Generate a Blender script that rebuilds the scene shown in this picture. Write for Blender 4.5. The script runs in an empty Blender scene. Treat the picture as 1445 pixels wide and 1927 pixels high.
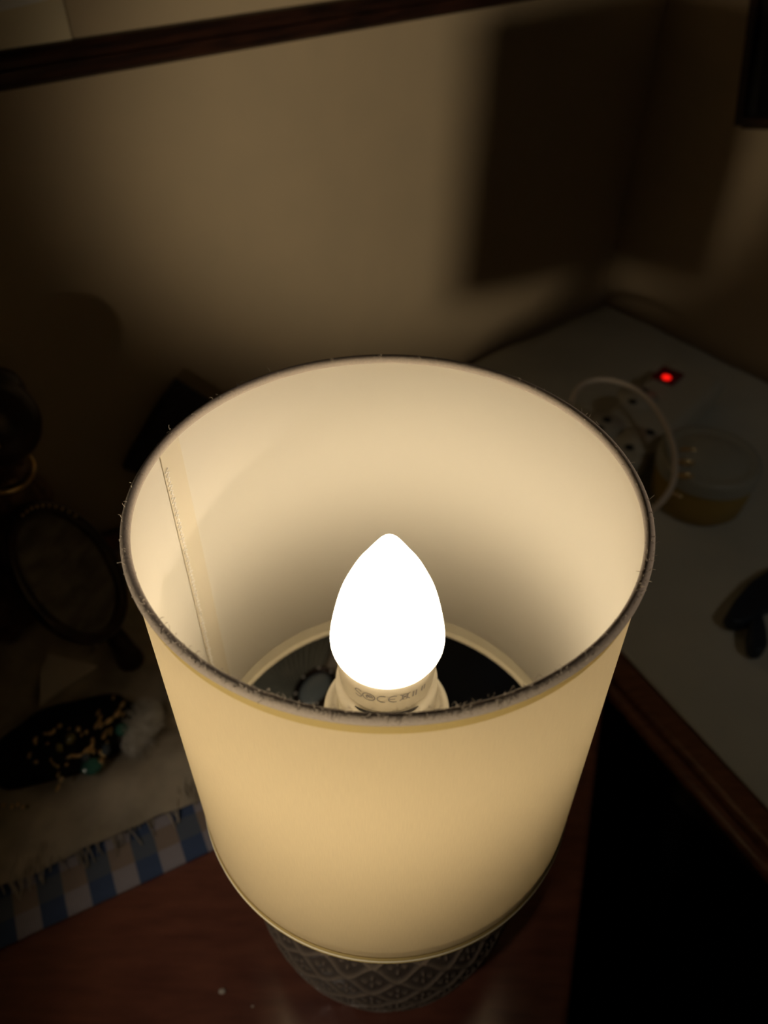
import bpy, bmesh, math, random
from mathutils import Vector, Matrix
random.seed(7)
S = 0.01                      # everything below is laid out in centimetres, origin = lamp axis on the table top
TZ = 75.0                     # table top height above the floor (cm)
RIM = 30.8                    # lampshade rim above the table
R = 7.0                       # lampshade radius
scene = bpy.context.scene

def W(x, y, z): return Vector((x*S, y*S, (z+TZ)*S))

# ------------------------------------------------------------------ camera
PITCH = math.radians(43.08)
CAM = Vector((-0.09, -15.75, RIM+14.09))
F = 1447.0
cam = bpy.data.cameras.new('camera'); camo = bpy.data.objects.new('camera', cam)
scene.collection.objects.link(camo); scene.camera = camo
camo.location = W(*CAM); camo.rotation_euler = (math.pi/2-PITCH, 0, 0)
cam.sensor_fit = 'HORIZONTAL'; cam.sensor_width = 36; cam.lens = 36*F/1445
cam.clip_start = 0.01; cam.clip_end = 20
cam.dof.use_dof = True; cam.dof.focus_distance = 0.215; cam.dof.aperture_fstop = 15

def ray(px, py):
    s, c = math.sin(PITCH), math.cos(PITCH)
    a = (px-722.5)/F; b = (963.5-py)/F
    return Vector((a, c+b*s, -s+b*c))
def at(px, py, z=0):           # point of the horizontal plane at height z (cm)
    d = ray(px, py); return CAM+d*((z-CAM.z)/d.z)
def at_y(px, py, y):           # point of the upright plane at depth y (cm)
    d = ray(px, py); return CAM+d*((y-CAM.y)/d.y)

# ------------------------------------------------------------------ world, exposure, added spot lights
w = bpy.data.worlds.new('world'); scene.world = w; w.use_nodes = True
w.node_tree.nodes['Background'].inputs[0].default_value = (0.6, 0.75, 1, 1)
w.node_tree.nodes['Background'].inputs[1].default_value = 0.0
scene.view_settings.view_transform = 'Standard'; scene.view_settings.look = 'None'
scene.view_settings.exposure = 0; scene.view_settings.gamma = 1
scene.view_settings.use_curve_mapping = False

BULB = 11                    # emission of the bulb
def spot(name, loc, target, watt, deg, color, size=0.03, blend=1.0):
    l = bpy.data.lights.new(name, 'SPOT'); o = bpy.data.objects.new(name, l); scene.collection.objects.link(o)
    l.energy = watt; l.spot_size = math.radians(deg); l.spot_blend = blend; l.color = color; l.shadow_soft_size = size
    o.location = W(*loc); o.rotation_euler = (W(*target)-W(*loc)).to_track_quat('-Z', 'Y').to_euler()
    return o
WARM = (1, .80, .52)
# left wall plane passes PL with horizontal direction DL; right wall direction DR
DL = Vector((.788, .616, 0)); DR = Vector((.616, -.788, 0)); CORNER = Vector((26.6, 70, 0))
def at_wall(px, py, off=0.0):  # point on the left wall seen at a pixel, moved off the wall by off
    n = Vector((DL.y, -DL.x, 0)); q = CORNER+n*off
    d = ray(px, py); return CAM+d*((q-CAM).dot(n)/d.dot(n))
def at_rwall(px, py, off=0.0):
    n = Vector((DR.y, -DR.x, 0)); q = CORNER+n*off
    d = ray(px, py); return CAM+d*((q-CAM).dot(n)/d.dot(n))
spot('added_low_spot', (-26.5, -75, 28), (7.5, 52, 27), 20, 25, (1, .82, .56), .035, .75)  # added spot, lights the left wall and throws the lamp's shadow as a dark band
spot('added_table_spot', (-45, -60, 120), (-4, 4, 0), 11, 13, (1, .85, .68), .04)  # added spot to brighten the table and cloths at the left
spot('added_desk_spot', (75, -60, 125), (46, 20, 0), 2.9, 32, (1, .93, .78), .05)  # added spot to lift the desk and right wall
spot('added_side_spot', (75, -4, 52), (0, 0, 32), 9, 12, (1, .80, .60), .01)  # added narrow beam for a bright patch inside the shade, upper left

# ------------------------------------------------------------------ materials
MATS = {}
def nt(name):
    m = bpy.data.materials.new(name); m.use_nodes = True; MATS[name] = m
    n = m.node_tree; b = n.nodes['Principled BSDF']; return m, n, b
def mat(name, c1, c2=None, rough=.6, scale=40, metal=0, bump=0, spec=.5, detail=6, stretch=(1, 1, 1), coat=0):
    m, n, b = nt(name)
    b.inputs['Roughness'].default_value = rough; b.inputs['Metallic'].default_value = metal
    b.inputs['Specular IOR Level'].default_value = spec; b.inputs['Coat Weight'].default_value = coat
    tc = n.nodes.new('ShaderNodeTexCoord'); mp = n.nodes.new('ShaderNodeMapping'); mp.inputs['Scale'].default_value = stretch
    no = n.nodes.new('ShaderNodeTexNoise'); no.inputs['Scale'].default_value = scale; no.inputs['Detail'].default_value = detail
    cr = n.nodes.new('ShaderNodeValToRGB')
    cr.color_ramp.elements[0].position = .32; cr.color_ramp.elements[1].position = .68
    cr.color_ramp.elements[0].color = (*c1, 1); cr.color_ramp.elements[1].color = (*(c2 or c1), 1)
    L = n.links.new
    L(tc.outputs['Object'], mp.inputs[0]); L(mp.outputs[0], no.inputs['Vector']); L(no.outputs[0], cr.inputs[0]); L(cr.outputs[0], b.inputs['Base Color'])
    if bump:
        bp = n.nodes.new('ShaderNodeBump'); bp.inputs['Strength'].default_value = bump; bp.inputs['Distance'].default_value = .002
        L(no.outputs[0], bp.inputs['Height']); L(bp.outputs[0], b.inputs['Normal'])
    return m
def fabric_shade(name, col, tcol, mixf, threads=True):
    m = bpy.data.materials.new(name); m.use_nodes = True; n = m.node_tree; n.nodes.clear(); L = n.links.new
    out = n.nodes.new('ShaderNodeOutputMaterial'); mx = n.nodes.new('ShaderNodeMixShader')
    df = n.nodes.new('ShaderNodeBsdfDiffuse'); tr = n.nodes.new('ShaderNodeBsdfTranslucent')
    mx.inputs[0].default_value = mixf
    L(df.outputs[0], mx.inputs[1]); L(tr.outputs[0], mx.inputs[2]); L(mx.outputs[0], out.inputs[0])
    tc = n.nodes.new('ShaderNodeTexCoord')
    if threads:
        sep = n.nodes.new('ShaderNodeSeparateXYZ'); L(tc.outputs['Object'], sep.inputs[0])
        an = n.nodes.new('ShaderNodeMath'); an.operation = 'ARCTAN2'; L(sep.outputs[0], an.inputs[0]); L(sep.outputs[1], an.inputs[1])
        cb = n.nodes.new('ShaderNodeCombineXYZ')
        s1 = n.nodes.new('ShaderNodeMath'); s1.operation = 'MULTIPLY'; s1.inputs[1].default_value = 260; L(an.outputs[0], s1.inputs[0])
        s2 = n.nodes.new('ShaderNodeMath'); s2.operation = 'MULTIPLY'; s2.inputs[1].default_value = 160; L(sep.outputs[2], s2.inputs[0])
        L(s1.outputs[0], cb.inputs[0]); L(s2.outputs[0], cb.inputs[1])
        n1 = n.nodes.new('ShaderNodeTexNoise'); n1.inputs['Scale'].default_value = 1; n1.inputs['Detail'].default_value = 3; L(cb.outputs[0], n1.inputs['Vector'])
        cr = n.nodes.new('ShaderNodeValToRGB'); cr.color_ramp.elements[0].position = .3; cr.color_ramp.elements[1].position = .7
        L(n1.outputs[0], cr.inputs[0])
        a = tuple(c*.93 for c in tcol); cr.color_ramp.elements[0].color = (*a, 1); cr.color_ramp.elements[1].color = (*tcol, 1)
        L(cr.outputs[0], tr.inputs[0]); L(cr.outputs[0], df.inputs[0]) if False else None
    else:
        n1 = n.nodes.new('ShaderNodeTexNoise'); n1.inputs['Scale'].default_value = 60; L(tc.outputs['Object'], n1.inputs['Vector'])
        cr = n.nodes.new('ShaderNodeValToRGB'); L(n1.outputs[0], cr.inputs[0])
        cr.color_ramp.elements[0].color = (*tuple(c*.97 for c in tcol), 1); cr.color_ramp.elements[1].color = (*tcol, 1); L(cr.outputs[0], tr.inputs[0])
    df.inputs[0].default_value = (*col, 1)
    return m

m_fabric = fabric_shade('cream_fabric', (.56, .49, .37), (.92, .82, .62), .62)
m_lining = fabric_shade('white_lining', (.86, .82, .73), (.92, .88, .78), .42, False)
m_hem = fabric_shade('folded_fabric', (.58, .47, .22), (.80, .66, .30), .38)
m_strip = fabric_shade('seam_tape', (.70, .64, .52), (.85, .80, .66), .3, False)
m_fold = mat('pale_binding', (.80, .74, .58), (.84, .78, .62), .9, 200, spec=.1)
m_trim = mat('fuzzy_trim', (.36, .31, .27), (.43, .37, .32), .95, 1500, bump=.12, spec=.1)
m_fuzz = mat('fuzz', (.55, .48, .40), None, .9, spec=.1)
m_glow, n, b = nt('glowing_bulb')
b.inputs['Base Color'].default_value = (.9, .9, .88, 1); b.inputs['Emission Color'].default_value = (1, .825, .58, 1); b.inputs['Emission Strength'].default_value = BULB
m_plastic = mat('ivory_plastic', (.74, .69, .58), (.78, .73, .62), .4, 30)
m_mark = mat('grey_print', (.32, .30, .30), None, .6)
m_black = mat('black_gap', (.01, .01, .01), None, .7)
m_ceramic = mat('taupe_ceramic', (.16, .125, .105), (.21, .17, .14), .5, 150, bump=.15, coat=.15)
m_wall = mat('wall_paint', (.52, .42, .29), (.55, .44, .30), .9, 25, bump=.12, spec=.2)
m_ceil = mat('ceiling_paint', (.5, .45, .38), None, .9)
m_floor = mat('dark_floor', (.012, .012, .018), (.03, .028, .038), .8, 12)
m_wood = mat('mahogany', (.17, .052, .034), (.26, .088, .052), .30, 12, bump=.05, stretch=(3, 14, 3), coat=.25)
for _m in (m_wood,):
    _b = _m.node_tree.nodes['Principled BSDF']; _b.inputs['Coat Weight'].default_value = 1; _b.inputs['Coat Roughness'].default_value = .2; _b.inputs['Coat IOR'].default_value = 2.5
m_oak = mat('brown_moulding', (.16, .062, .03), (.24, .10, .05), .35, 20, stretch=(3, 14, 3), coat=.2)
m_frame = mat('dark_frame_wood', (.012, .006, .005), (.05, .018, .010), .4, 30, stretch=(1, 1, 9), coat=.1)
m_paper = mat('cream_paper', (.80, .70, .50), (.84, .73, .52), .85, 10)
m_white = mat('white_paper', (.9, .88, .85), None, .8)
m_cloth = mat('white_cloth', (.55, .55, .50), (.66, .65, .58), .95, 9, bump=.3, spec=.1)
m_greycloth = mat('grey_brown_cloth', (.27, .235, .18), (.62, .54, .42), .95, 22, bump=.6, spec=.1)
m_fur = mat('white_fur', (.62, .60, .54), (.75, .72, .66), .95, 60, spec=.1)
m_velvet = mat('black_velvet', (.004, .004, .004), (.012, .011, .010), .8, 60, spec=.2)
m_bronze = mat('dark_bronze', (.012, .009, .007), (.05, .03, .018), .35, 60, metal=.3, bump=.3)
m_robe = mat('brown_bronze', (.07, .04, .022), (.22, .13, .07), .4, 90, metal=.3, bump=.6)
m_gold = mat('gold', (.75, .48, .18), (.95, .75, .42), .3, 200, metal=.8)
m_green = mat('green_stone', (.03, .16, .13), (.08, .30, .24), .2, 90, coat=.5)
m_olive = mat('olive_stone', (.16, .14, .03), (.26, .22, .06), .25, 90)
m_bluestone = mat('blue_grey_stone', (.12, .16, .20), None, .25, 90)
m_oval = mat('grey_brown_relief', (.07, .06, .045), (.20, .17, .13), .6, 45, bump=.8, stretch=(1, 1, 3))
m_card = mat('white_card', (.60, .54, .46), (.7, .63, .55), .8, 12)
m_board = mat('dark_grey_board', (.02, .019, .018), (.03, .028, .026), .7, 20)
m_strippl = mat('grey_white_plastic', (.56, .55, .49), (.6, .59, .52), .45, 10)
m_cable = mat('white_cable', (.85, .76, .68), None, .5)
m_led, n, b = nt('red_led')
b.inputs['Base Color'].default_value = (.5, .0, .0, 1); b.inputs['Emission Color'].default_value = (1, .01, .005, 1); b.inputs['Emission Strength'].default_value = 1.2
m_switch = mat('red_switch', (.20, .0, .01), (.26, .0, .02), .25)
m_yellow = mat('yellow_label', (.40, .28, .06), (.48, .34, .10), .6, 14)
m_lid = mat('pale_lid', (.42, .43, .38), (.48, .48, .42), .4, 14)
m_navy = mat('navy_plastic', (.012, .018, .035), (.02, .03, .05), .5, 20)
m_pleat = mat('grey_green_pleats', (.22, .23, .19), (.34, .34, .28), .8, 40)
m_dish = mat('blue_grey_glass', (.20, .24, .25), (.26, .30, .30), .2, 20, coat=.6)
# gingham
m_ging, n, b = nt('gingham')
b.inputs['Roughness'].default_value = .95; b.inputs['Specular IOR Level'].default_value = .1
tc = n.nodes.new('ShaderNodeTexCoord'); sp = n.nodes.new('ShaderNodeSeparateXYZ'); n.links.new(tc.outputs['Object'], sp.inputs[0])
def stripe(sock, period, duty, off):
    a = n.nodes.new('ShaderNodeMath'); a.operation = 'MULTIPLY_ADD'; a.inputs[1].default_value = 1/period; a.inputs[2].default_value = off; n.links.new(sock, a.inputs[0])
    f = n.nodes.new('ShaderNodeMath'); f.operation = 'FRACT'; n.links.new(a.outputs[0], f.inputs[0])
    g = n.nodes.new('ShaderNodeMath'); g.operation = 'LESS_THAN'; g.inputs[1].default_value = duty; n.links.new(f.outputs[0], g.inputs[0]); return g.outputs[0]
sx = stripe(sp.outputs[0], .0262, .5, .15); sy = stripe(sp.outputs[1], .0262, .5, .0); rib = stripe(sp.outputs[0], .0011, .3, 0)
def mixc(fac, a, c):
    m = n.nodes.new('ShaderNodeMix'); m.data_type = 'RGBA'; n.links.new(fac, m.inputs[0])
    for i, v in ((6, a), (7, c)):
        if isinstance(v, tuple): m.inputs[i].default_value = (*v, 1)
        else: n.links.new(v, m.inputs[i])
    return m.outputs[2]
blue = (.075, .105, .20); cream = (.33, .25, .18); white = (.40, .37, .40); grey = (.14, .155, .175)
rowA = mixc(sx, white, blue); rowB = mixc(sx, cream, grey)
body = mixc(sy, rowB, rowA)
dark = mixc(rib, body, mixc(sx, (.20, .18, .22), (.06, .10, .20)))
n.links.new(dark, b.inputs['Base Color'])

# ------------------------------------------------------------------ helpers
def link(name, me, m, parent=None, smooth=True):
    o = bpy.data.objects.new(name, me); scene.collection.objects.link(o)
    if m: me.materials.append(m)
    if smooth:
        for p in me.polygons: p.use_smooth = True
    if parent: o.parent = parent
    return o
def mesh(name, vs, fs, m, parent=None, smooth=True, origin=None):
    og = origin if origin is not None else Vector((0, 0, 0))
    me = bpy.data.meshes.new(name); me.from_pydata([(v[0]*S, v[1]*S, v[2]*S) for v in vs], [], fs); me.validate()
    bm = bmesh.new(); bm.from_mesh(me); bmesh.ops.recalc_face_normals(bm, faces=bm.faces); bm.to_mesh(me); bm.free()
    o = link(name, me, m, parent, smooth)
    if parent is None: o.location = W(*og)
    else: o.location = (og[0]*S, og[1]*S, og[2]*S)
    return o
def empty(name, x, y, z, label, cat, group=None, rz=0):
    o = bpy.data.objects.new(name, None); scene.collection.objects.link(o); o.location = W(x, y, z); o.rotation_euler = (0, 0, rz)
    o.empty_display_size = .02
    tag(o, label, cat, group); return o
def tag(o, label, cat, group=None):
    o['label'] = label; o['category'] = cat
    if group: o['group'] = group
    return o
def struct(o): o['kind'] = 'structure'; return o
def lathe(prof, seg=96, closed=False):
    vs, fs = [], []
    for (r, z) in prof:
        for i in range(seg):
            a = 2*math.pi*i/seg; vs.append((r*math.cos(a), r*math.sin(a), z))
    k = len(prof)
    for j in range(k if closed else k-1):
        for i in range(seg):
            fs.append((j*seg+i, j*seg+(i+1) % seg, ((j+1) % k)*seg+(i+1) % seg, ((j+1) % k)*seg+i))
    if not closed:
        if prof[0][0] > 1e-4 and prof[0][0] < 1e9 and getattr(lathe, 'cap', False): pass
    return vs, fs
def torus_prof(r, z, a, b=None, k=12):
    b = b or a
    return [(r+a*math.cos(2*math.pi*i/k), z+b*math.sin(2*math.pi*i/k)) for i in range(k)]
def tube(pts, rad, k=8, cap=True):
    pts = [Vector(p) for p in pts]; vs, fs = [], []
    n = None
    for i, p in enumerate(pts):
        t = (pts[min(i+1, len(pts)-1)]-pts[max(i-1, 0)]).normalized()
        if n is None: n = t.orthogonal().normalized()
        else: n = (n-t*n.dot(t)).normalized()
        bn = t.cross(n); r = rad[i] if isinstance(rad, (list, tuple)) else rad
        for j in range(k):
            a = 2*math.pi*j/k; vs.append(p+(n*math.cos(a)+bn*math.sin(a))*r)
    for i in range(len(pts)-1):
        for j in range(k):
            fs.append((i*k+j, i*k+(j+1) % k, (i+1)*k+(j+1) % k, (i+1)*k+j))
    if cap: fs += [tuple(range(k))[::-1], tuple(range((len(pts)-1)*k, len(pts)*k))]
    return vs, fs
def merge(*ms):
    V, Fs = [], []
    for vs, fs in ms:
        o = len(V); V += list(vs); Fs += [tuple(i+o for i in f) for f in fs]
    return V, Fs
def box(x0, x1, y0, y1, z0, z1):
    vs = [(x, y, z) for z in (z0, z1) for y in (y0, y1) for x in (x0, x1)]
    return vs, [(0, 2, 3, 1), (4, 5, 7, 6), (0, 1, 5, 4), (2, 6, 7, 3), (0, 4, 6, 2), (1, 3, 7, 5)]
def prism(poly, z0, z1):
    k = len(poly); vs = [(p[0], p[1], z0) for p in poly]+[(p[0], p[1], z1) for p in poly]
    return vs, [tuple(range(k))[::-1], tuple(range(k, 2*k))]+[(i, (i+1) % k, (i+1) % k+k, i+k) for i in range(k)]
def bevel(o, wd=.15, seg=3, ang=30):
    b = o.modifiers.new('bevel', 'BEVEL'); b.width = wd*S; b.segments = seg; b.limit_method = 'ANGLE'; b.angle_limit = math.radians(ang); return o
def ellipsoid(c, r, rot=None, k=20, lump=0, seed=0):
    rnd = random.Random(seed); ph = [rnd.uniform(0, 6) for _ in range(6)]
    vs, fs = [], []
    for i in range(k+1):
        th = math.pi*i/k
        for j in range(2*k):
            a = math.pi*j/k
            d = Vector((math.sin(th)*math.cos(a), math.sin(th)*math.sin(a), math.cos(th)))
            s = 1+lump*(math.sin(4*d.x+ph[0])*math.sin(5*d.y+ph[1])+.6*math.sin(9*d.z+ph[2]+6*d.x)+.4*math.sin(15*d.y+ph[3]))
            v = Vector((d.x*r[0], d.y*r[1], d.z*r[2]))*s
            if rot: v = rot @ v
            vs.append(v+Vector(c))
    for i in range(k):
        for j in range(2*k): fs.append((i*2*k+j, (i+1)*2*k+j, (i+1)*2*k+(j+1) % (2*k), i*2*k+(j+1) % (2*k)))
    return vs, fs
def hairs(c, r, num, ln, rad=.03, seed=1, down=0):
    rnd = random.Random(seed); ms = []
    for _ in range(num):
        d = Vector((rnd.gauss(0, 1), rnd.gauss(0, 1), abs(rnd.gauss(0, 1)))).normalized()
        p = Vector(c)+Vector((d.x*r[0], d.y*r[1], d.z*r[2]))*.96
        q = p+d*ln*rnd.uniform(.5, 1); e = q+(d+Vector((rnd.uniform(-.6, .6), rnd.uniform(-.6, .6), -down))).normalized()*ln*.6
        ms.append(tube([p, q, e], [rad, rad*.7, rad*.2], 4, False))
    return merge(*ms)

# ------------------------------------------------------------------ room shell
A = 260.0; ZF, ZC = -TZ, 175.0; T = 10
def wall(name, p, q):
    d = (q-p).normalized(); n = Vector((-d.y, d.x, 0))
    return struct(mesh(name, *prism([p, q, q+n*T, p+n*T], ZF, ZC), m_wall, smooth=False))
nL = Vector((DL.y, -DL.x, 0)); nR = Vector((-DR.y*-1, DR.x*-1, 0))
P0 = CORNER; P1 = CORNER-DL*A; P2 = CORNER-DL*A+DR*A; P3 = CORNER+DR*A
def slab(p, q, out):
    return prism([p, q, q+out*T, p+out*T], ZF, ZC)
struct(mesh('wall_left', *slab(P1, P0, -DR), m_wall, smooth=False))
struct(mesh('wall_right', *slab(P0+DL*.0, P3, DL), m_wall, smooth=False))
struct(mesh('wall_front', *slab(P2, P3, DR), m_wall, smooth=False))
struct(mesh('wall_side', *slab(P1, P2, -DL), m_wall, smooth=False))
q = [P0-DR*T+DL*T, P3+DR*T+DL*T, P2+DR*T-DL*T, P1-DR*T-DL*T]
struct(mesh('floor', *prism(q, ZF-5, ZF), m_floor, smooth=False))
struct(mesh('ceiling', *prism(q, ZC, ZC+5), m_ceil, smooth=False))

# ------------------------------------------------------------------ lamp table (corner cabinet)
N2 = Vector((.882, .472, 0)); D2 = Vector((-.472, .882, 0))     # desk edge normal / direction
B = Vector((15.56, 15.85, 0))
wl = lambda t, off=1.0: CORNER-DL*t+DR*off
_q = CORNER+DR*1.2; Cc = B+D2*((_q-B).dot(DR)/D2.dot(DR))
Dd = wl(110, 1.2)
a17 = Vector((math.sin(math.radians(17)), math.cos(math.radians(17)), 0))
poly = [B, Cc, Dd, Dd+DR*52, B-a17*34]
cab = empty('corner_table', *((B+Dd)/2).to_tuple()[:2], -TZ, 'dark reddish-brown polished wooden table carrying the lit lamp', 'table')
def loc_par(o, par):           # o was laid out in scene centimetres: hang it under par without moving it
    o.parent = par; o.location = -par.location+W(0, 0, 0)+Vector(o.location) if o.location.length < 1e-9 else o.location-par.location
    return o
def child(name, vsfs, m, par, smooth=True):
    pl = par
    while pl is not None and pl.type != 'EMPTY': pl = pl.parent
    og = (pl.location-W(0, 0, 0))/S
    vs = [Vector(v)-og for v in vsfs[0]]
    return mesh(name, vs, vsfs[1], m, par, smooth)
bevel(child('table_top', prism(poly, -2.2, 0), m_wood, cab, False), .4)
cen = sum(poly, Vector((0, 0, 0)))/5
inp = [cen+(p-cen)*.93 for p in poly]
child('cabinet_body', prism(inp, -TZ+6, -2.2), m_wood, cab, False)
for p in inp:
    g = cen+(p-cen)*.93
    child('foot', prism([g+Vector((-2, -2, 0)), g+Vector((2, -2, 0)), g+Vector((2, 2, 0)), g+Vector((-2, 2, 0))], -TZ, -TZ+6), m_wood, cab, False)
# speck on the table
sp_ = at(418, 1866); tag(mesh('crumb', *ellipsoid((0, 0, .06), (.17, .13, .08), k=8, lump=.2), m_card, origin=(sp_.x, sp_.y, 0)), 'tiny pale crumb lying on the reddish table left of the lamp foot', 'crumb')
sp_ = at(475, 1894); tag(mesh('crumb', *ellipsoid((0, 0, .03), (.07, .05, .04), k=8, lump=.2), m_card, origin=(sp_.x, sp_.y, 0)), 'smaller crumb between the larger pale crumb and the lamp base', 'crumb')

# ------------------------------------------------------------------ desk with white cloth at the right
c0 = 23.05
edge = lambda s, off=0: N2*(c0+off)+D2*(s)             # s along the edge
E0 = edge(-60, -1.65); 
def desk_poly(off, wallgap):
    a = edge(-62, off); b_ = edge(64.0, off)
    # run the edge until it meets the left wall offset
    n = Vector((-DR.x, -DR.y, 0)); q0 = CORNER+DR*wallgap
    b_ = edge(0, off)+D2*((q0-edge(0, off)).dot(n)/D2.dot(n))
    c = CORNER+DR*wallgap-DL*wallgap
    d = CORNER+DR*118-DL*wallgap
    return [a, b_, c, d]
dp = desk_poly(-1.65, .8)
dc = sum(dp, Vector((0, 0, 0)))/4
desk = empty('desk', dc.x, dc.y, -TZ, 'brown-edged desk under the white cloth at the right', 'desk')
bevel(child('desk_top', prism(dp, -2.4, 0), m_oak, desk, False), .5, 4)
child('moulding', tube([edge(-60, -1.9)+Vector((0, 0, -1.3)), edge(50, -1.9)+Vector((0, 0, -1.3))], .55, 12), m_oak, desk)
for k, p in enumerate(dp):
    g = dc+(p-dc)*.86
    child('leg', tube([g+Vector((0, 0, -2.4)), g+Vector((0, 0, -40)), g+Vector((0, 0, -TZ))], [2.6, 2.2, 1.6], 16), m_oak, desk)
# cloth: quad grid on the desk
cp = desk_poly(0.0, 1.2)
def grid_quad(p, nu, nv, hf):
    vs, fs = [], []
    for i in range(nu+1):
        for j in range(nv+1):
            u, v = i/nu, j/nv
            x = (p[0]*(1-u)+p[1]*u)*(1-v)+(p[3]*(1-u)+p[2]*u)*v
            vs.append((x.x, x.y, hf(x.x, x.y, u, v)))
    for i in range(nu):
        for j in range(nv): a = i*(nv+1)+j; fs.append((a, a+1, a+nv+2, a+nv+1))
    return vs, fs
def cloth_h(x, y, u, v):
    d = N2.x*x+N2.y*y-c0; s = D2.x*x+D2.y*y
    e = min(1, max(0, d)/3)
    return .17+e*(.10+.10*math.sin(s*.33+.1*d+1)*math.sin(d*.35)+.09*math.sin(d*.55+s*.12)+.05*math.sin(s*.9-d*.5))
o = mesh('tablecloth', *grid_quad(cp, 90, 90, cloth_h), m_cloth)
sm = o.modifiers.new('thick', 'SOLIDIFY'); sm.thickness = .1*S; sm.offset = 1
tag(o, 'creased greyish white cloth covering the desk at the right', 'tablecloth')

# ------------------------------------------------------------------ table lamp
lamp = empty('table_lamp', 0, 0, 0, 'lit table lamp with cream drum shade and taupe patterned ceramic base', 'table lamp')
# base: belly with embossed ogee tiles and four-petal flowers
prof = [(3.7, 0), (3.85, .15), (4.2, .8), (4.8, 2.0), (5.4, 3.6), (5.85, 5.2), (6.08, 6.8), (6.15, 8.2), (6.0, 9.6), (5.6, 11.0), (4.8, 12.2), (3.6, 13.1), (2.2, 13.6), (1.5, 13.9)]
def interp(t):                 # catmull-rom over the profile
    k = len(prof)-1; x = t*k; i = min(int(x), k-1); f = x-i
    p = [prof[max(0, min(k, i+d))] for d in (-1, 0, 1, 2)]
    r = []
    for c in range(2):
        a, b_, c_, d_ = (q[c] for q in p)
        r.append(.5*((2*b_)+(-a+c_)*f+(2*a-5*b_+4*c_-d_)*f*f+(-a+3*b_-3*c_+d_)*f**3))
    return r
NT = 18
def relief(u, v):              # u,v in tile units
    h = 0
    for du, dv in ((0, 0), (.5, .5)):
        a = (u+du) % 1; b_ = (v+dv) % 1
        a = a-1 if a > .5 else a; b_ = b_-1 if b_ > .5 else b_
        wv = abs(2*a); bb = .5*(.72*(.5+.5*math.cos(math.pi*wv))+.28*(1-wv))
        d = abs(abs(b_)-bb)*.8
        h = max(h, math.exp(-(d/.045)**2))
        for (x, y, rx, ry) in ((.14, 0, .06, .03), (-.14, 0, .06, .03), (0, .14, .032, .055), (0, -.14, .032, .055)):
            e = ((a-x)/rx)**2+((b_-y)/ry)**2
            h = max(h, .9*math.exp(-e*e))
    return h
vs, fs = [], []; NS, NR = 792, 170; HV = []
zs = [interp(j/NR) for j in range(NR+1)]
arc = 0; prev = zs[0]
for j, (r, z) in enumerate(zs):
    arc += math.hypot(r-prev[0], z-prev[1]); prev = (r, z)
    fade = max(0, min(1, (z-.9)/.5))*max(0, min(1, (11.6-z)/.5))
    for i in range(NS):
        a = 2*math.pi*i/NS
        h = relief(NT*i/NS+.27, arc/1.95+.30)*fade; HV.append(h); h *= .12
        vs.append(((r+h)*math.cos(a), (r+h)*math.sin(a), z))
for j in range(NR):
    for i in range(NS): fs.append((j*NS+i, j*NS+(i+1) % NS, (j+1)*NS+(i+1) % NS, (j+1)*NS+i))
fs.append(tuple(range(NS))[::-1])
base = mesh('ceramic_base', vs, fs, m_ceramic, lamp)
_at = base.data.attributes.new('raised', 'FLOAT', 'POINT'); _at.data.foreach_set('value', HV)
_n = m_ceramic.node_tree; _bs = _n.nodes['Principled BSDF']; _src = _bs.inputs['Base Color'].links[0].from_socket
_an = _n.nodes.new('ShaderNodeAttribute'); _an.attribute_name = 'raised'
_mx = _n.nodes.new('ShaderNodeMix'); _mx.data_type = 'RGBA'; _n.links.new(_an.outputs['Fac'], _mx.inputs[0]); _n.links.new(_src, _mx.inputs[6]); _mx.inputs[7].default_value = (.50, .40, .31, 1)
_n.links.new(_mx.outputs[2], _bs.inputs['Base Color'])
RB = 1.03*R; HS = 2.085*R
zb = RIM-HS
# socket and shade carrier
FL = RIM-1.50*R
sock = mesh('lamp_socket', *lathe([(1.5, 13.7), (1.5, 14.6), (1.35, 15), (1.35, FL-1.2), (1.72, FL-.3), (1.74, FL+.6), (1.80, FL+1.5), (1.78, RIM-1.215*R), (1.45, RIM-1.205*R), (.6, RIM-1.21*R), (0.01, RIM-1.21*R)], 64), m_plastic, lamp)
mesh('shade_ring', *lathe([(1.70, FL-.12), (2.20, FL-.12), (2.28, FL-.05), (2.30, FL+.06), (2.25, FL+.12), (2.08, FL+.12), (2.02, FL+.03), (1.9, FL+.0), (1.70, FL+.0)], 96, True), m_plastic, sock)
for k in range(3):
    a = math.radians(90+120*k); rr = RB-.25
    pts = [(math.cos(a)*2.1, math.sin(a)*2.1, FL-.1), (math.cos(a)*3.2, math.sin(a)*3.2, FL-.4), (math.cos(a)*(rr-1), math.sin(a)*(rr-1), zb+.5), (math.cos(a)*rr, math.sin(a)*rr, zb+.15)]
    mesh('spoke', *tube(pts, .11, 8), m_plastic, sock)
_g = [math.radians(-90+a) for a in range(-40, 41, 2)]
mesh('joint_gap', *tube([(1.66*math.cos(a), 1.66*math.sin(a), RIM-1.203*R) for a in _g], [.085*max(.05, math.sin(math.pi*i/40))**.6 for i in range(41)], 8), m_black, sock)['label'] = 'thin black gap'
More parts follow.
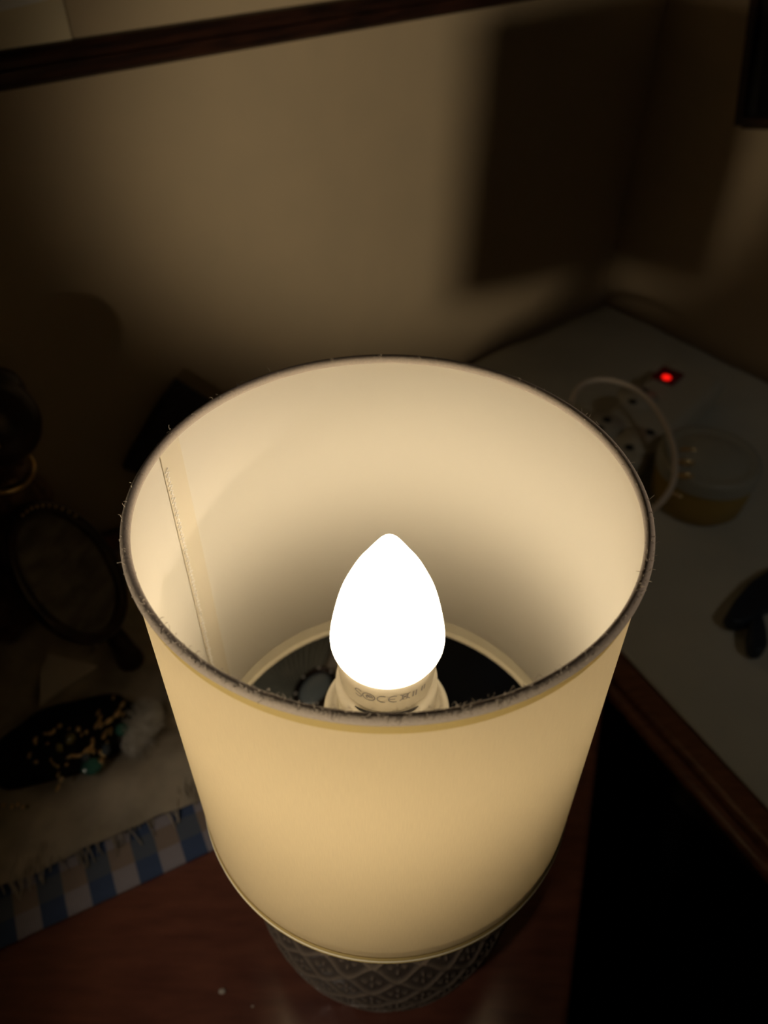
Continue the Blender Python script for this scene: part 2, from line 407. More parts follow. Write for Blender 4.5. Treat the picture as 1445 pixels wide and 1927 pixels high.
# bulb, leaning a touch
TILT = math.radians(.6)
bz = RIM-1.19*R
def til(v): return (v[0]+math.tan(TILT)*(v[2]-bz), v[1], v[2])
gp = [(0.003, -.2315), (.031, -.246), (.060, -.284), (.105, -.36), (.146, -.43), (.182, -.51), (.216, -.60), (.241, -.70), (.260, -.80), (.2685, -.86), (.2695, -.90), (.262, -.93), (.248, -.955), (.235, -.96), (.1, -.962)]
def smooth_prof(p, sub=4):
    out = []; k = len(p)-1
    for i in range(k):
        for s_ in range(sub):
            f = s_/sub; q_ = [p[max(0, min(k, i+d))] for d in (-1, 0, 1, 2)]; r = []
            for c in range(2):
                a, b_, c_, d_ = (q[c] for q in q_)
                r.append(.5*((2*b_)+(-a+c_)*f+(2*a-5*b_+4*c_-d_)*f*f+(-a+3*b_-3*c_+d_)*f**3))
            out.append((max(.003, r[0]), r[1]))
    out.append(p[-1]); return out
g = lathe([(r*R, RIM+z*R) for r, z in smooth_prof(gp)], 96)
cgeo = lathe([(.244*R, RIM-.956*R), (.249*R, RIM-.972*R), (.244*R, RIM-1.04*R), (.239*R, RIM-1.10*R), (.234*R, RIM-1.165*R), (.222*R, RIM-1.19*R), (.12*R, RIM-1.192*R)], 96)
bulb = mesh('light_bulb', [til(v) for v in cgeo[0]], cgeo[1], m_plastic, lamp)
bulb['label'] = 'ivory bulb collar printed with grey marks'
gl = mesh('bulb_globe', [til(v) for v in g[0]], g[1], m_glow, bulb); gl['label'] = 'glowing white candle-shaped globe'
# printed marks round the collar
def wrap(pts2, fs2, ang, zc, sc):     # flat glyph (cm) onto the collar at angle ang (0 = towards the camera)
    out = []
    for x, y in pts2:
        z = zc+y*sc; r = .249*R+.018-(RIM-.972*R-z)/(.193*R)*.015*R
        a = ang+x*sc/r-math.pi/2
        out.append(til((r*math.cos(a), r*math.sin(a), z)))
    return out, fs2
def stroke(pl, wd=.10):
    vs, fs = [], []
    for i, p in enumerate(pl):
        a = Vector(pl[max(0, i-1)]); b_ = Vector(pl[min(len(pl)-1, i+1)]); t = (b_-a).normalized(); nn = Vector((-t.y, t.x))*wd/2
        vs += [(p[0]+nn.x, p[1]+nn.y), (p[0]-nn.x, p[1]-nn.y)]
    for i in range(len(pl)-1): fs.append((2*i, 2*i+1, 2*i+3, 2*i+2))
    return vs, fs
def arcp(cx, cy, r, a0, a1, k=16, ry=None):
    ry = ry or r
    return [(cx+r*math.cos(math.radians(a0+(a1-a0)*i/k)), cy+ry*math.sin(math.radians(a0+(a1-a0)*i/k))) for i in range(k+1)]
marks = [
    (-33, 'tick', [stroke(arcp(0, .25, .28, 20, 200)), stroke(arcp(0, -.2, .28, 200, 380)), stroke([(-.26, .15), (.26, -.12)])]),
    (-20.5, 'spiral', [stroke(arcp(0, 0, .5, 0, 360, 28)), stroke(arcp(.05, 0, .25, -30, 240)), stroke([(-.12, .1), (.2, -.05)], .2)]),
    (-6, 'letter_c', [stroke(arcp(.1, 0, .45, 65, 295, 20))]),
    (6.5, 'letter_e', [stroke(arcp(.1, 0, .45, 65, 295, 20)), stroke([(-.33, 0), (.15, 0)])]),
    (20, 'bin', [stroke([(-.3, .4), (.3, .4)]), stroke([(-.24, .4), (-.16, -.32), (.16, -.32), (.24, .4)]), stroke([(-.42, -.42), (.42, .5)]), stroke([(-.42, .5), (.42, -.42)])]),
    (32, 'bars', [stroke([(-.15, .4), (-.15, -.4)], .14), stroke([(.12, .4), (.12, -.4)], .14)]),
    (44, 'bars', [stroke([(-.15, .35), (-.15, -.35)], .14), stroke([(.12, .35), (.12, -.35)], .12)]),
]
for deg, nm, parts in marks:
    v2, f2 = merge(*parts)
    o = mesh('printed_mark', *wrap(v2, f2, math.radians(deg), RIM-1.05*R, .42), m_mark, bulb)
# shade
def drum(r0, z0, r1, z1, seg=160, k=20): return lathe([(r0+(r1-r0)*i/k, z0+(z1-z0)*i/k) for i in range(k+1)], seg)
rz = lambda z, off=0: R+(RB-R)*(RIM-z)/HS+off          # shade radius at height z
shade = mesh('lamp_shade', *drum(rz(RIM-.1), RIM-.1, rz(zb), zb), m_fabric, lamp); shade['label'] = 'cream fabric drum'
mesh('lining', *drum(rz(RIM-.1, -.06), RIM-.1, rz(zb+.15, -.06), zb+.15), m_lining, shade)['label'] = 'smooth white lining'
mesh('top_trim', *lathe(torus_prof(R+.0, RIM-.02, .135, .155, 14), 200, True), m_trim, shade)['label'] = 'fuzzy dark taupe rim binding'
mesh('top_hem', *drum(rz(RIM-.12, .04), RIM-.12, rz(RIM-.52, .03), RIM-.52, k=3), m_hem, shade)['label'] = 'yellowish folded hem'
mesh('bottom_hem', *drum(rz(zb+.42, .03), zb+.42, rz(zb, .05), zb-.02, k=3), m_hem, shade)['label'] = 'yellowish folded hem'
mesh('bottom_trim', *lathe(torus_prof(RB-.10, zb+.12, .16, .14, 12), 200, True), m_fold, shade)['label'] = 'pale lower ring'
mesh('bottom_fold', *drum(rz(zb+.95, -.11), zb+.95, rz(zb+.1, -.13), zb+.1, k=3), m_fold, shade)['label'] = 'pale folded inner hem'
# seam tape inside, left
def seam_angle(px, py):
    # angle of the inner wall point seen at a pixel (far side of the drum)
    d = ray(px, py); o_ = CAM; a = d.x**2+d.y**2; r = R-.1
    bq = 2*(o_.x*d.x+o_.y*d.y); cq = o_.x**2+o_.y**2-r*r; t = (-bq+math.sqrt(max(0, bq*bq-4*a*cq)))/(2*a); p = o_+d*t
    return math.atan2(p.y, p.x)
a0 = seam_angle(300, 855); a1 = seam_angle(340, 840)
if a0 < a1: a0, a1 = a1, a0
def patch(a0, a1, z0, z1, off, k=8):
    vs, fs = [], []
    for j in range(11):
        z = z0+(z1-z0)*j/10
        for i in range(k+1):
            a = a0+(a1-a0)*i/k; r = rz(z, off); vs.append((r*math.cos(a), r*math.sin(a), z))
    for j in range(10):
        for i in range(k): q = j*(k+1)+i; fs.append((q, q+1, q+k+2, q+k+1))
    return vs, fs
mesh('seam_tape', *patch(a0, a1, RIM-.12, zb+.4, -.10), m_strip, shade)['label'] = 'pale vertical seam tape inside'
zz = []; am = a0-.12*(a0-a1); k = 150
for i in range(k+1):
    z = RIM-.7-(HS-1.4)*i/k; a = am+(.011 if i % 2 else -.011)*(1+.4*math.sin(i)); r = rz(z, -.13); zz.append((r*math.cos(a), r*math.sin(a), z))
mesh('stitching', *tube(zz, .018, 5), m_white, shade)['label'] = 'white zigzag stitches'
# stray fibres on the rim
rnd = random.Random(5); ms = []
for _ in range(520):
    a = -math.pi/2+rnd.gauss(0, .62) if rnd.random() < .75 else rnd.uniform(0, 2*math.pi)
    r = R+rnd.uniform(-.13, .13); p = Vector((r*math.cos(a), r*math.sin(a), RIM+.10)); l = rnd.uniform(.04, .13)
    d = Vector((math.cos(a)*rnd.uniform(-1, 1)+rnd.uniform(-.8, .8), math.sin(a)*rnd.uniform(-1, 1), rnd.uniform(.1, .9))).normalized()
    ms.append(tube([p, p+d*l, p+d*l+Vector((rnd.uniform(-1, 1), rnd.uniform(-1, 1), rnd.uniform(-.5, .6)))*l*.7], [.008, .007, .004], 4, False))
o = mesh('fibres', *merge(*ms), m_fuzz, shade); o['kind'] = 'stuff'

# ------------------------------------------------------------------ gingham cloth and things on the left of the table
g0 = at(389, 1609); g1 = at(0, 1790); gd = (g1-g0).normalized(); gb = Vector((gd.y, -gd.x, 0))
if gb.y < 0: gb = -gb
# local frame: x along the edge to the left, y away from the camera
O = g0-gd*5
ging = mesh('gingham_cloth', *grid_quad([Vector((-9, 0, 0)), Vector((46, 0, 0)), Vector((46, 27, 0)), Vector((-9, 27, 0))], 60, 36, lambda x, y, u, v: .16+.03*math.sin(x*.5+y)), m_ging)
ging.location = W(O.x, O.y, 0); ex = Vector((gd.x, gd.y, 0)); 
ging.matrix_world = Matrix(((gd.x, gb.x, 0, O.x*S), (gd.y, gb.y, 0, O.y*S), (0, 0, 1, TZ*S), (0, 0, 0, 1)))
sm = ging.modifiers.new('thick', 'SOLIDIFY'); sm.thickness = .12*S
tag(ging, 'blue and white gingham cloth lying on the reddish table left of the lamp', 'cloth')
def gl_(x, y, z=0): return O+gd*x+gb*y+Vector((0, 0, z))

# grey-brown fringed cloth on top of the gingham
gc = empty('fringed_cloth', *gl_(22, 14).to_tuple()[:2], .2, 'crumpled grey-brown fringed cloth lying on the gingham cloth', 'cloth')
def grey_h(x, y, u, v):
    q = Vector((x, y, 0))-O; a, b_ = q.dot(gd), q.dot(gb)
    h = .45+.16*math.sin(a*.7+b_*.5)+.12*math.sin(a*1.3-b_*.9+2)+.06*math.sin(a*3+b_*2)
    h -= .5*math.exp(-((b_-8.2-.12*a)/.5)**2)
    h += .55*math.exp(-((b_-6.4)/1.6)**2)*math.exp(-((a-7)/4.5)**2)
    return max(.3, h+.28)
child('cloth', grid_quad([gl_(-8.5, 3.1), gl_(42, 3.1), gl_(42, 25), gl_(-8.5, 25)], 130, 80, grey_h), m_greycloth, gc)
ms = []; rnd = random.Random(3)
for i in range(230):
    a = 1.5+39*i/230; p = gl_(a, 3.3+rnd.uniform(0, 1.6)); z = .62
    d = gb*-1+gd*rnd.uniform(-.4, .5)
    ms.append(tube([p+Vector((0, 0, z)), p+d*.5+Vector((0, 0, z+.10)), p+d*rnd.uniform(.9, 1.5)+Vector((0, 0, .42))], [.04, .05, .03], 5, False))
f = child('fringe', merge(*ms), m_greycloth, gc); f['kind'] = 'stuff'

# white fur tuft
c = at(268, 1372, 1.6)
t = empty('fur_tuft', c.x, c.y, .8, 'small whitish fluffy tuft between beads and lampshade', 'fur tuft')
rot = Matrix.Rotation(math.radians(-20), 3, 'Z')
child('tuft_body', ellipsoid((c.x, c.y, 1.6), (.95, 1.9, .75), rot, 20, .06, 2), m_fur, t)
f = child('hairs', hairs((c.x, c.y, 1.6), (.9, 1.8, .75), 420, .45, .02, 4), m_fur, t); f['kind'] = 'stuff'

# beaded jewellery on a black velvet pouch
pc = at(125, 1400, 1)
ev = tag(mesh('velvet_pouch', *ellipsoid((0, 0, 0), (4.6, 2.6, 1.1), Matrix.Rotation(math.atan2(-gd.y, -gd.x), 3, 'Z'), 26, .05, 9), m_velvet, origin=(pc.x, pc.y, 1.5)), 'black velvet pouch under the gold beads at the left', 'pouch')
jw = empty('beaded_necklace', pc.x, pc.y, 1.6, 'gold bead necklace with green stones heaped on black velvet', 'necklace')
def bead_px(cx, cy): return cx/4.817, 1300+cy/4.817
beads = [(1110, 125, 14, 24, 20), (1062, 212, 20, 26, 10), (1078, 178, 12, 10, 0), (1112, 215, 9, 16, 0), (915, 312, 15, 22, 0), (995, 262, 12, 30, 50), (985, 285, 10, 28, 50), (1003, 365, 10, 28, -10), (960, 385, 11, 30, 5), (940, 405, 11, 26, 0), (838, 468, 14, 34, -15), (800, 520, 12, 30, 40), (815, 545, 11, 26, 40), (780, 548, 11, 26, 50), (850, 545, 12, 22, -10), (735, 585, 12, 26, 60), (700, 590, 11, 22, 60), (640, 595, 12, 26, 60), (912, 560, 15, 20, -40), (938, 578, 14, 22, -20), (918, 630, 18, 24, -10), (968, 608, 9, 14, 0), (935, 668, 9, 14, 0), (710, 350, 18, 18, 0), (625, 345, 8, 10, 0), (540, 320, 16, 16, 30), (488, 365, 11, 20, -10), (455, 388, 14, 16, 50), (410, 392, 12, 10, 60), (320, 440, 12, 20, 20), (324, 475, 10, 14, 0), (430, 478, 9, 10, 0), (268, 587, 10, 20, 0), (325, 647, 15, 12, 0), (462, 625, 9, 12, 0), (485, 662, 8, 22, -50), (525, 686, 10, 12, 0), (528, 760, 8, 18, 0), (555, 800, 14, 18, 10), (524, 875, 10, 26, 5), (606, 668, 11, 11, 0), (783, 375, 12, 16, -20), (905, 255, 12, 30, 5), (890, 200, 10, 22, 10), (870, 320, 12, 22, 0), (740, 400, 9, 12, 0), (970, 475, 9, 20, 0), (1027, 62, 9, 14, 0)]
def zpouch(x, y):
    q = Vector((x-pc.x, y-pc.y, 0)); a = q.dot(-gd)/4.6; b_ = q.dot(Vector((-(-gd).y, (-gd).x, 0)))/2.6
    s_ = 1-a*a-b_*b_
    return 1.5+1.1*math.sqrt(s_) if s_ > .05 else 1.15
for (cx, cy, rw, rh, an) in beads:
    px, py = bead_px(cx, cy); p = at(px, py, 2.2)
    for _ in range(4): p = at(px, py, zpouch(p.x, p.y)+.12)
    s_ = 1/4.817/28.5
    rr = (rw*s_*1.35, rh*s_*1.55, rw*s_*1.35)
    child('gold_bead', ellipsoid(p, rr, Matrix.Rotation(math.radians(-an), 3, 'Z'), 7), m_gold, jw)
for (cx, cy, rw, rh, an, m, l) in [(1110, 355, 62, 50, 30, m_green, 'green stone'), (830, 690, 90, 60, 20, m_green, 'green stone'), (640, 435, 45, 45, 0, m_olive, 'olive stone'), (545, 520, 42, 26, -50, m_olive, 'olive stone'), (960, 535, 32, 45, 0, m_bluestone, 'blue-grey stone'), (780, 610, 40, 30, 0, m_bluestone, 'blue-grey stone')]:
    px, py = bead_px(cx, cy); p = at(px, py, 2.2)
    for _ in range(4): p = at(px, py, zpouch(p.x, p.y)+.05)
    s_ = 1/4.817/28.5
    o = child('stone', ellipsoid(p, (rw*s_, rh*s_*1.2, .35), Matrix.Rotation(math.radians(an), 3, 'Z'), 8, .08, cx), m, jw, False); o['label'] = l
for i, (px, py, mm) in enumerate([(19, 1513, m_gold), (48, 1513, m_olive), (3, 1511, m_gold), (40, 1514, m_gold), (30, 1509, m_gold), (9, 1473, m_bluestone), (16, 1468, m_bluestone)]):
    p = at(px, py, 1.5); tag(mesh('loose_bead', *ellipsoid((0, 0, 0), (.09 if i else .10, .12 if i else .17, .1), None, 7), mm, origin=(p.x, p.y, 1.18)),
        ['orange gold bead, brightest of the row at the left picture edge', 'yellow-green bead, rightmost of the row near the left picture edge', 'faint gold bead nearest the left picture edge', 'tiny gold bead beside the yellow-green bead', 'tiny gold bead between the orange and yellow-green beads', 'faint grey bead above the row, further left', 'faint grey bead above the row, further right'][i], 'bead', 'loose beads at the left edge')

# statuette, dark, gold collar
sb = at(-40, 1165, 0)
YS = sb.y
def sy_(px, py): return at_y(px, py, YS)
st = empty('statuette', sb.x, sb.y, .9, 'dark bronze statuette with round head and gold collar, cropped by the left edge', 'statuette')
hd = sy_(-6, 792); nk = sy_(6, 885)
rh_ = 48/19.5
sx_ = sb.x
child('head', ellipsoid(hd, (rh_*.95, rh_, rh_*1.12), None, 24, .02, 3), m_bronze, st)
child('hair_bun', ellipsoid(hd+Vector((-.3, .9, 1.3)), (1.9, 1.9, 1.5), None, 18, .05, 5), m_bronze, st)
child('ear_drop', ellipsoid(sy_(13, 782)+Vector((0, -2.3, 0)), (.25, .2, .75), None, 10, .2, 3), m_gold, st)['label'] = 'gold ear drop'
def ring_at(c, r, th, nrm, k=48, sy=1.0):
    nrm = Vector(nrm).normalized(); u = nrm.orthogonal().normalized(); v = nrm.cross(u)
    pts = [Vector(c)+u*math.cos(2*math.pi*i/k)*r+v*math.sin(2*math.pi*i/k)*r*sy for i in range(k+1)]
    return tube(pts, th, 8, False)
child('collar', ring_at(nk+Vector((0, 0, .1)), 1.75, .16, (.25, -.2, 1)), m_gold, st)['label'] = 'gold neck ring'
# body: robe swept from the neck down to the flared hem, with folds
def robe():
    vs, fs = [], []; K = 64; top = nk; bot = Vector((sb.x+.4, sb.y+.3, .95)); H = top.z-bot.z; NV = 60
    for j in range(NV+1):
        t = j/NV; c = top.lerp(bot, t); c.x += 1.2*math.sin(t*math.pi)*.8
        r = 1.35+1.6*min(1, t*5)-.9*math.exp(-((t-.42)/.13)**2)+2.3*max(0, t-.45)**1.1*1.6
        for i in range(K):
            a = 2*math.pi*i/K; f = 1+.07*t*math.sin(9*a+3*t)+.03*math.sin(17*a+9*t)
            vs.append((c.x+r*f*math.cos(a), c.y+r*f*.8*math.sin(a), c.z))
    for j in range(NV):
        for i in range(K): fs.append((j*K+i, j*K+(i+1) % K, (j+1)*K+(i+1) % K, (j+1)*K+i))
    fs += [tuple(range(K)), tuple(range(NV*K, NV*K+K))[::-1]]
    return vs, fs
child('robe', robe(), m_robe, st)['label'] = 'brown folded robe'
# oval plaque with dark rim next to it
oc = sy_(128, 1078); oc = at_y(128, 1078, YS-4.0)
nrm = (CAM-oc).normalized(); upv = Vector((0, 0, 1)); rx = upv.cross(nrm).normalized(); uy = nrm.cross(rx)
nrm2 = (nrm+rx*.55).normalized(); rx2 = upv.cross(nrm2).normalized(); uy2 = nrm2.cross(rx2)
ca, sa = math.cos(math.radians(12)), math.sin(math.radians(12)); e1 = rx2*ca-uy2*sa; e2 = rx2*sa+uy2*ca
pxc = F/((oc-CAM).dot(Vector((0, math.cos(PITCH), -math.sin(PITCH)))))
ra, rb = 90/pxc, 136/pxc
low = oc.z-rb*abs(e2.z)
pq = empty('oval_plaque', oc.x, oc.y, max(.9, low-.2), 'dark-rimmed oval plaque standing right of the statuette', 'plaque')
vs, fs = [], []; K = 64; RR = 14
for side in (0, 1):
    for j in range(RR+1):
        for i in range(K):
            a = 2*math.pi*i/K; t = j/RR; dm = (.35*(1-t*t)+.05*math.sin(7*a)*t if side == 0 else -.15)
            vs.append(oc+e1*math.cos(a)*ra*t+e2*math.sin(a)*rb*t+nrm2*dm)
for side in (0, 1):
    o_ = side*(RR+1)*K
    for j in range(RR):
        for i in range(K): fs.append((o_+j*K+i, o_+j*K+(i+1) % K, o_+(j+1)*K+(i+1) % K, o_+(j+1)*K+i))
child('relief_panel', (vs, fs), m_oval, pq)['label'] = 'grey-brown mottled panel'
pts = [oc+e1*math.cos(2*math.pi*i/96)*ra+e2*math.sin(2*math.pi*i/96)*rb for i in range(97)]
child('rim', tube(pts, .42, 12, False), m_bronze, pq)['label'] = 'dark rounded rim'
for i in range(10):
    a = math.radians(38+i*7); p = oc+e1*math.cos(a)*ra+e2*math.sin(a)*rb+nrm2*.42
    child('rim_bead', ellipsoid(p, (.09, .09, .09), None, 6), m_gold, pq)
foot = [oc+e1*-1.2-e2*rb*.96, oc-e2*rb*1.0]
child('foot', tube([oc-e2*rb*.98+Vector((0, .4, 0)), Vector((oc.x-e2.x*rb, oc.y-e2.y*rb+1.5, .95))], [.5, .9], 12), m_bronze, pq)
# glints beside the plaque foot
for i, (px, py) in enumerate([(184, 1187), (175, 1208)]):
    p = at(px, py, 1.4); tag(mesh('glass_bead', *ellipsoid((0, 0, 0), (.22, .3, .28), None, 8, .15, i), m_card, origin=(p.x, p.y, 1.2)),
        ['pale faceted bead below the oval plaque, upper one', 'pale faceted bead below the oval plaque, lower one'][i], 'bead', 'pale beads under the plaque')
# white card
q4 = [at(77, 1240, 1.3), at(182, 1252, 1.3), at(80, 1328, 1.3), at(60, 1300, 1.3)]
q4 = [at(92, 1230, 1.3), at(183, 1253, 1.3), at(75, 1327, 1.3), at(76, 1262, 1.3)]
o = mesh('white_card', *prism(q4, 1.22, 1.32), m_card, smooth=False); tag(o, 'pale triangular card corner lying below the statuette', 'card')
mesh_print = child
# dark board leaning on the wall
pk = at_wall(335, 716, 1.6)
u_ = DL.copy(); half = pk.z/math.sqrt(2)
vdir = Vector((-DR.x*.03, -DR.y*.03, 1)).normalized()
sd = pk.z/vdir.z; h2 = sd/2
# rhombus-free square standing on its corner: top pk, right, bottom, left
cb_ = pk-vdir*h2
sq = [pk, cb_+u_*h2*.80, pk-vdir*sd, cb_-u_*h2*1.0]
nn = u_.cross(vdir).normalized()*.5
vs = [p for p in sq]+[p+nn*(1 if nn.y > 0 else -1) for p in sq]
o = mesh('dark_board', vs, [(0, 1, 2, 3), (7, 6, 5, 4)]+[(i, (i+1) % 4, (i+1) % 4+4, i+4) for i in range(4)], m_board, smooth=False)
tag(o, 'dark grey board with its pointed corner up behind the lampshade', 'board')

# things seen through the lower opening of the shade
f0 = at(560, 1300, .9)
fan = empty('pleated_fan', f0.x, f0.y, .3, 'grey-green pleated fan seen through the lampshade opening', 'fan')
vs, fs = [], []; piv = at(572, 1335, .9); K = 36
for i in range(K+1):
    a = math.radians(72+95*i/K); z = .9+(.22 if i % 2 else 0)
    d = Vector((math.cos(a), math.sin(a), 0)); vs += [(piv.x+d.x*.8, piv.y+d.y*.8, z), (piv.x+d.x*7.6, piv.y+d.y*7.6, z+(.15 if i % 2 else 0)+.2)]
for i in range(K): fs.append((2*i, 2*i+1, 2*i+3, 2*i+2))
o = child('pleats', (vs, fs), m_pleat, fan, False); sm = o.modifiers.new('t', 'SOLIDIFY'); sm.thickness = .06*S
child('fan_pivot', ellipsoid((piv.x, piv.y, 1.0), (.9, .9, .45), None, 12), m_bronze, fan)
dcn = at(592, 1292, 2.2)
ds = empty('oval_dish', dcn.x, dcn.y, 1.35, 'blue-grey oval dish with dark beaded rim, seen beside the bulb', 'dish')
dr = Matrix.Rotation(math.radians(-28), 3, 'Z')
child('dish_body', ellipsoid((dcn.x, dcn.y, 1.8), (.95, 1.45, .4), dr, 20), m_dish, ds)
pts = [Vector((dcn.x, dcn.y, 2.0))+dr @ Vector((1.05*math.cos(2*math.pi*i/64), 1.6*math.sin(2*math.pi*i/64), 0)) for i in range(65)]
child('rim', tube(pts, .2, 10, False), m_bronze, ds)
for i in range(7):
    a = math.radians(20+i*50); p = Vector((dcn.x, dcn.y, 2.2))+dr @ Vector((1.05*math.cos(a), 1.6*math.sin(a), 0)); child('rim_bead', ellipsoid(p, (.1, .1, .1), None, 6), m_fur, ds)

o = mesh('added_dark_sheet', *grid_quad([Vector((1.8, 11.9, 0)), Vector((9.5, 8.8, 0)), Vector((13.2, 17.5, 0)), Vector((6.5, 29, 0))], 24, 24, lambda x, y, u, v: .40+.08*math.sin(x*1.3+y*.4)), m_navy)  # added sheet, put in to darken the view through the opening
sm = o.modifiers.new('t', 'SOLIDIFY'); sm.thickness = .1*S; sm.offset = 0
tag(o, 'added near-black sheet behind the lamp, darkening the shade opening right of the bulb', 'cloth')

# ------------------------------------------------------------------ picture above, on the left wall
OFF = 1.2
b0 = at_wall(0, 178, OFF); b1 = at_wall(850, 30, OFF)
zbot = (b0.z+b1.z)/2
along = lambda p: (p-CORNER).dot(DL)
tp = at_wall(0, 98, OFF+.0); fh = tp.z-zbot
s0, s1 = along(b0)-14, -9.0
def wp(s_, z, off): v = CORNER+DL*s_+DR*off; return Vector((v.x, v.y, z))
def wbox(s0, s1, z0, z1, o0, o1):
    vs = [wp(s, z, o) for z in (z0, z1) for o in (o0, o1) for s in (s0, s1)]
    return vs, [(0, 2, 3, 1), (4, 5, 7, 6), (0, 1, 5, 4), (2, 6, 7, 3), (0, 4, 6, 2), (1, 3, 7, 5)]
pf = empty('picture_frame', wp((s0+s1)/2, 0, .5).x, wp((s0+s1)/2, 0, .5).y, zbot, 'dark wooden picture frame with cream sheet hanging across the left wall', 'picture')
PH = 34
bevel(child('frame_rail', wbox(s0, s1, zbot, zbot+fh, .1, OFF), m_frame, pf, False), .5)
child('frame_lip', wbox(s0+1, s1-1, zbot+.35*fh, zbot+.55*fh, OFF-.1, OFF+.35), m_frame, pf, False)
bevel(child('frame_rail', wbox(s0, s1, zbot+PH, zbot+PH+fh, .1, OFF), m_frame, pf, False), .5)
bevel(child('frame_side', wbox(s0, s0+fh, zbot+fh, zbot+PH, .1, OFF), m_frame, pf, False), .5)
bevel(child('frame_side', wbox(s1-fh, s1, zbot+fh, zbot+PH, .1, OFF), m_frame, pf, False), .5)
child('cream_mount', wbox(s0+fh, s1-fh, zbot+fh, zbot+PH, .2, .6), m_wall, pf, False)
pe = along(at_wall(133, 60, .7))
sh = child('cream_sheet', wbox(s0+fh, pe, zbot+fh, zbot+PH-6, .62, .72), m_paper, pf, False); sh['label'] = 'cream paper sheet'
wa = [at_wall(-60, 35, .85), at_wall(0, 22, .85), at_wall(90, 0, .85), at_wall(125, -60, .85), at_wall(-60, -60, .85)]
vs = wa+[p-DR*.08 for p in wa]
child('white_sheet', (vs, [(0, 1, 2, 3, 4), (9, 8, 7, 6, 5)]+[(i, (i+1) % 5, (i+1) % 5+5, i+5) for i in range(5)]), m_white, pf, False)['label'] = 'white paper at the corner'

# dark tilted frame on the right wall
q0 = at_rwall(1383, 236, 1.5); q1 = at_rwall(1418, -40, 1.5)
rw = empty('hanging_frame', q0.x, q0.y, q0.z, 'black framed panel tilted on the right wall, cut by the top right corner', 'picture')
ev_ = (q1-q0).normalized(); nW = Vector((-DL.x, -DL.y, 0)); eh = ev_.cross(nW).normalized()
q2 = at_rwall(1445, 236, 1.5)
if eh.dot(q2-q0) < 0: eh = -eh
def rbox(a0, a1, b0, b1, o0, o1):
    vs = [q0+eh*a+ev_*b_+nW*o for b_ in (b0, b1) for o in (o0, o1) for a in (a0, a1)]
    return vs, [(0, 2, 3, 1), (4, 5, 7, 6), (0, 1, 5, 4), (2, 6, 7, 3), (0, 4, 6, 2), (1, 3, 7, 5)]
child('frame_side', rbox(0, .7, 0, 26, -1.3, .2), m_frame, rw, False)
child('frame_side', rbox(14.3, 15, 0, 26, -1.3, .2), m_frame, rw, False)
child('frame_rail', rbox(.7, 14.3, -.2, .7, -1.3, .2), m_frame, rw, False)
child('frame_rail', rbox(.7, 14.3, 25.3, 26, -1.3, .2), m_frame, rw, False)
child('dark_panel', rbox(1.6, 14.3, .7, 25.3, -1.0, -.4), m_velvet, rw, False)
child('mount', rbox(.7, 1.6, .7, 25.3, -1.0, -.5), m_board, rw, False)

# ------------------------------------------------------------------ desk items: power strip, cable, tub, clip
ZD = .5
p0 = at(1150, 838, ZD+3); p1 = at(1318, 690, ZD+3)
dv = (p1-p0); L_ = dv.length; dv.normalize(); pv = Vector((dv.y, -dv.x, 0))
mid = (p0+p1)/2
ps = empty('power_strip', mid.x, mid.y, ZD, 'grey-white power strip with glowing red switch at the far right', 'power strip')
def pb(a0, a1, b0, b1, z0, z1):
    vs = [mid+dv*a+pv*b_+Vector((0, 0, z-mid.z)) for z in (z0, z1) for b_ in (b0, b1) for a in (a0, a1)]
    return vs, [(0, 2, 3, 1), (4, 5, 7, 6), (0, 1, 5, 4), (2, 6, 7, 3), (0, 4, 6, 2), (1, 3, 7, 5)]
bd = child('strip_body', pb(-L_/2-1, L_/2, -3.0, 3.0, ZD, ZD+3), m_strippl, ps, False); bevel(bd, .8, 5)
def up_cyl(c, r, h, k=20):
    return tube([c, c+Vector((0, 0, h))], r, k)
def disc_ring(c, r, z): return lathe([(r, 0), (r, z), (r-.2, z), (r-.25, .02)], 32)
led_p = at(1256, 707, ZD+3.2); sw_a = (led_p-mid).dot(dv); sw_b = (led_p-mid).dot(pv)
sw = child('switch', pb(sw_a-1.1, sw_a+1.3, sw_b-1.1, sw_b+1.1, ZD+2.9, ZD+3.25), m_switch, ps, False); sw['label'] = 'translucent red rocker switch'
lo = child('led', ellipsoid(at(1254, 710, ZD+3.3), (.42, .42, .14), None, 10), m_led, sw); lo['label'] = 'glowing red light'
for (x1, y1, x2, y2) in [(1210, 737, 1190, 756), (1223, 814, 1184, 842), (1142, 790, 1128, 806)]:
    c1 = at(x1, y1, ZD+3.05); c2 = at(x2, y2, ZD+3.05)
    cm = (c1+c2)/2
    s_ = child('socket_face', up_cyl(Vector((cm.x, cm.y, ZD+3.0)), 1.9, .06, 40), m_strippl, ps)
    for c in (c1, c2): child('socket_hole', up_cyl(Vector((c.x, c.y, ZD+3.04)), .42, .05, 16), m_black, s_)
# cable loop
cps = [(1075, 760), (1085, 735), (1105, 719), (1135, 714), (1165, 719), (1195, 732), (1220, 752), (1243, 782), (1259, 815), (1269, 850), (1271, 885), (1264, 915), (1250, 938), (1232, 956), (1215, 968), (1190, 985)]
zc_ = [5.2, 5.4, 5.6, 5.7, 5.8, 5.8, 5.7, 5.6, 5.5, 5.4, 5.3, 5.0, 4.6, 4.0, 3.2, 2.0]
pts = [at(x, y, ZD+z) for (x, y), z in zip(cps, zc_)]
def cr_pts(P, sub=6):
    out = []; k = len(P)-1
    for i in range(k):
        a, b_, c_, d_ = P[max(0, i-1)], P[i], P[i+1], P[min(k, i+2)]
        for s_ in range(sub):
            f = s_/sub; out.append(.5*((2*b_)+(-a+c_)*f+(2*a-5*b_+4*c_-d_)*f*f+(-a+3*b_-3*c_+d_)*f**3))
    out.append(P[-1]); return out
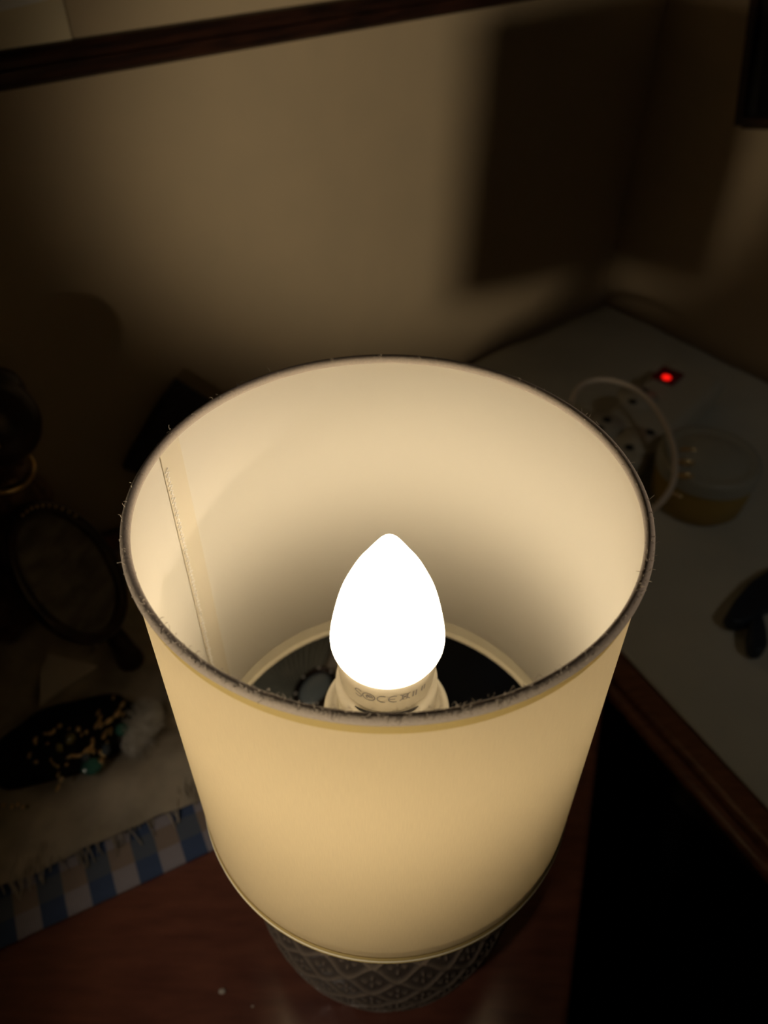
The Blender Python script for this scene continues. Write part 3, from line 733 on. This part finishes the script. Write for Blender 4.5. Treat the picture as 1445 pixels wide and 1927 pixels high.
o = mesh('white_cable', *tube(cr_pts(pts), .24, 10), m_cable); tag(o, 'thin white cable curving over the power strip beside the lampshade', 'cable')
# tub
tb = at(1308, 935, ZD)
tub = empty('round_tub', tb.x, tb.y, ZD, 'round tub with pale lid and yellow label in front of the power strip', 'tub')
def lat_at(prof, c, seg=72): vs, fs = lathe(prof, seg); return [Vector(v)+Vector((c.x, c.y, ZD)) for v in vs], fs
child('tub_body', lat_at([(.01, 0), (3.5, 0), (3.75, .2), (3.9, 1.5), (4.0, 3.6), (3.9, 3.8), (.01, 3.8)], tb), m_yellow, tub)
child('lid', lat_at([(4.12, 3.3), (4.15, 4.3), (4.0, 4.6), (3.6, 4.7), (3.3, 4.55), (2.9, 4.55), (2.2, 5.0), (1.2, 5.25), (.01, 5.3)], tb), m_lid, tub)
for (x, y, an) in [(1298, 848, 15), (1288, 895, 10), (1290, 870, 10)]:
    p = at(x, y, ZD+5.0); child('gold_mark', [lambda v: v][0](ellipsoid(p, (.75, .18, .3), Matrix.Rotation(math.radians(-an), 3, 'Z'), 8)), m_gold, tub)
for (x, y) in [(1272, 930), (1266, 948)]:
    d = at(x, y, ZD+2.6); q_ = Vector((d.x-tb.x, d.y-tb.y, 0)).normalized()*3.85
    child('gold_mark', ellipsoid((tb.x+q_.x, tb.y+q_.y, d.z), (.5, .2, .15), None, 8), m_gold, tub)
# dark blue clip
k0 = at(1375, 1152, ZD+1); k1 = at(1470, 1060, ZD+1)
cl = empty('navy_clip', k0.x, k0.y, ZD, 'dark blue clip on the white cloth at the right edge', 'clip')
def slabpoly(pxs, z0, z1): 
    pp = [at(x, y, z1) for x, y in pxs]; return prism(pp, z0, z1)
bevel(child('clip_body', slabpoly([(1366, 1155), (1384, 1125), (1412, 1092), (1450, 1066), (1500, 1050), (1500, 1130), (1450, 1140), (1425, 1160), (1395, 1172), (1374, 1168)], ZD, ZD+1.2), m_navy, cl, False), .35, 4, 20)
bevel(child('clip_handle', slabpoly([(1414, 1158), (1436, 1150), (1444, 1180), (1447, 1210), (1438, 1224), (1424, 1226), (1411, 1216), (1409, 1190)], ZD, ZD+1.1), m_navy, cl, False), .35, 4, 20)
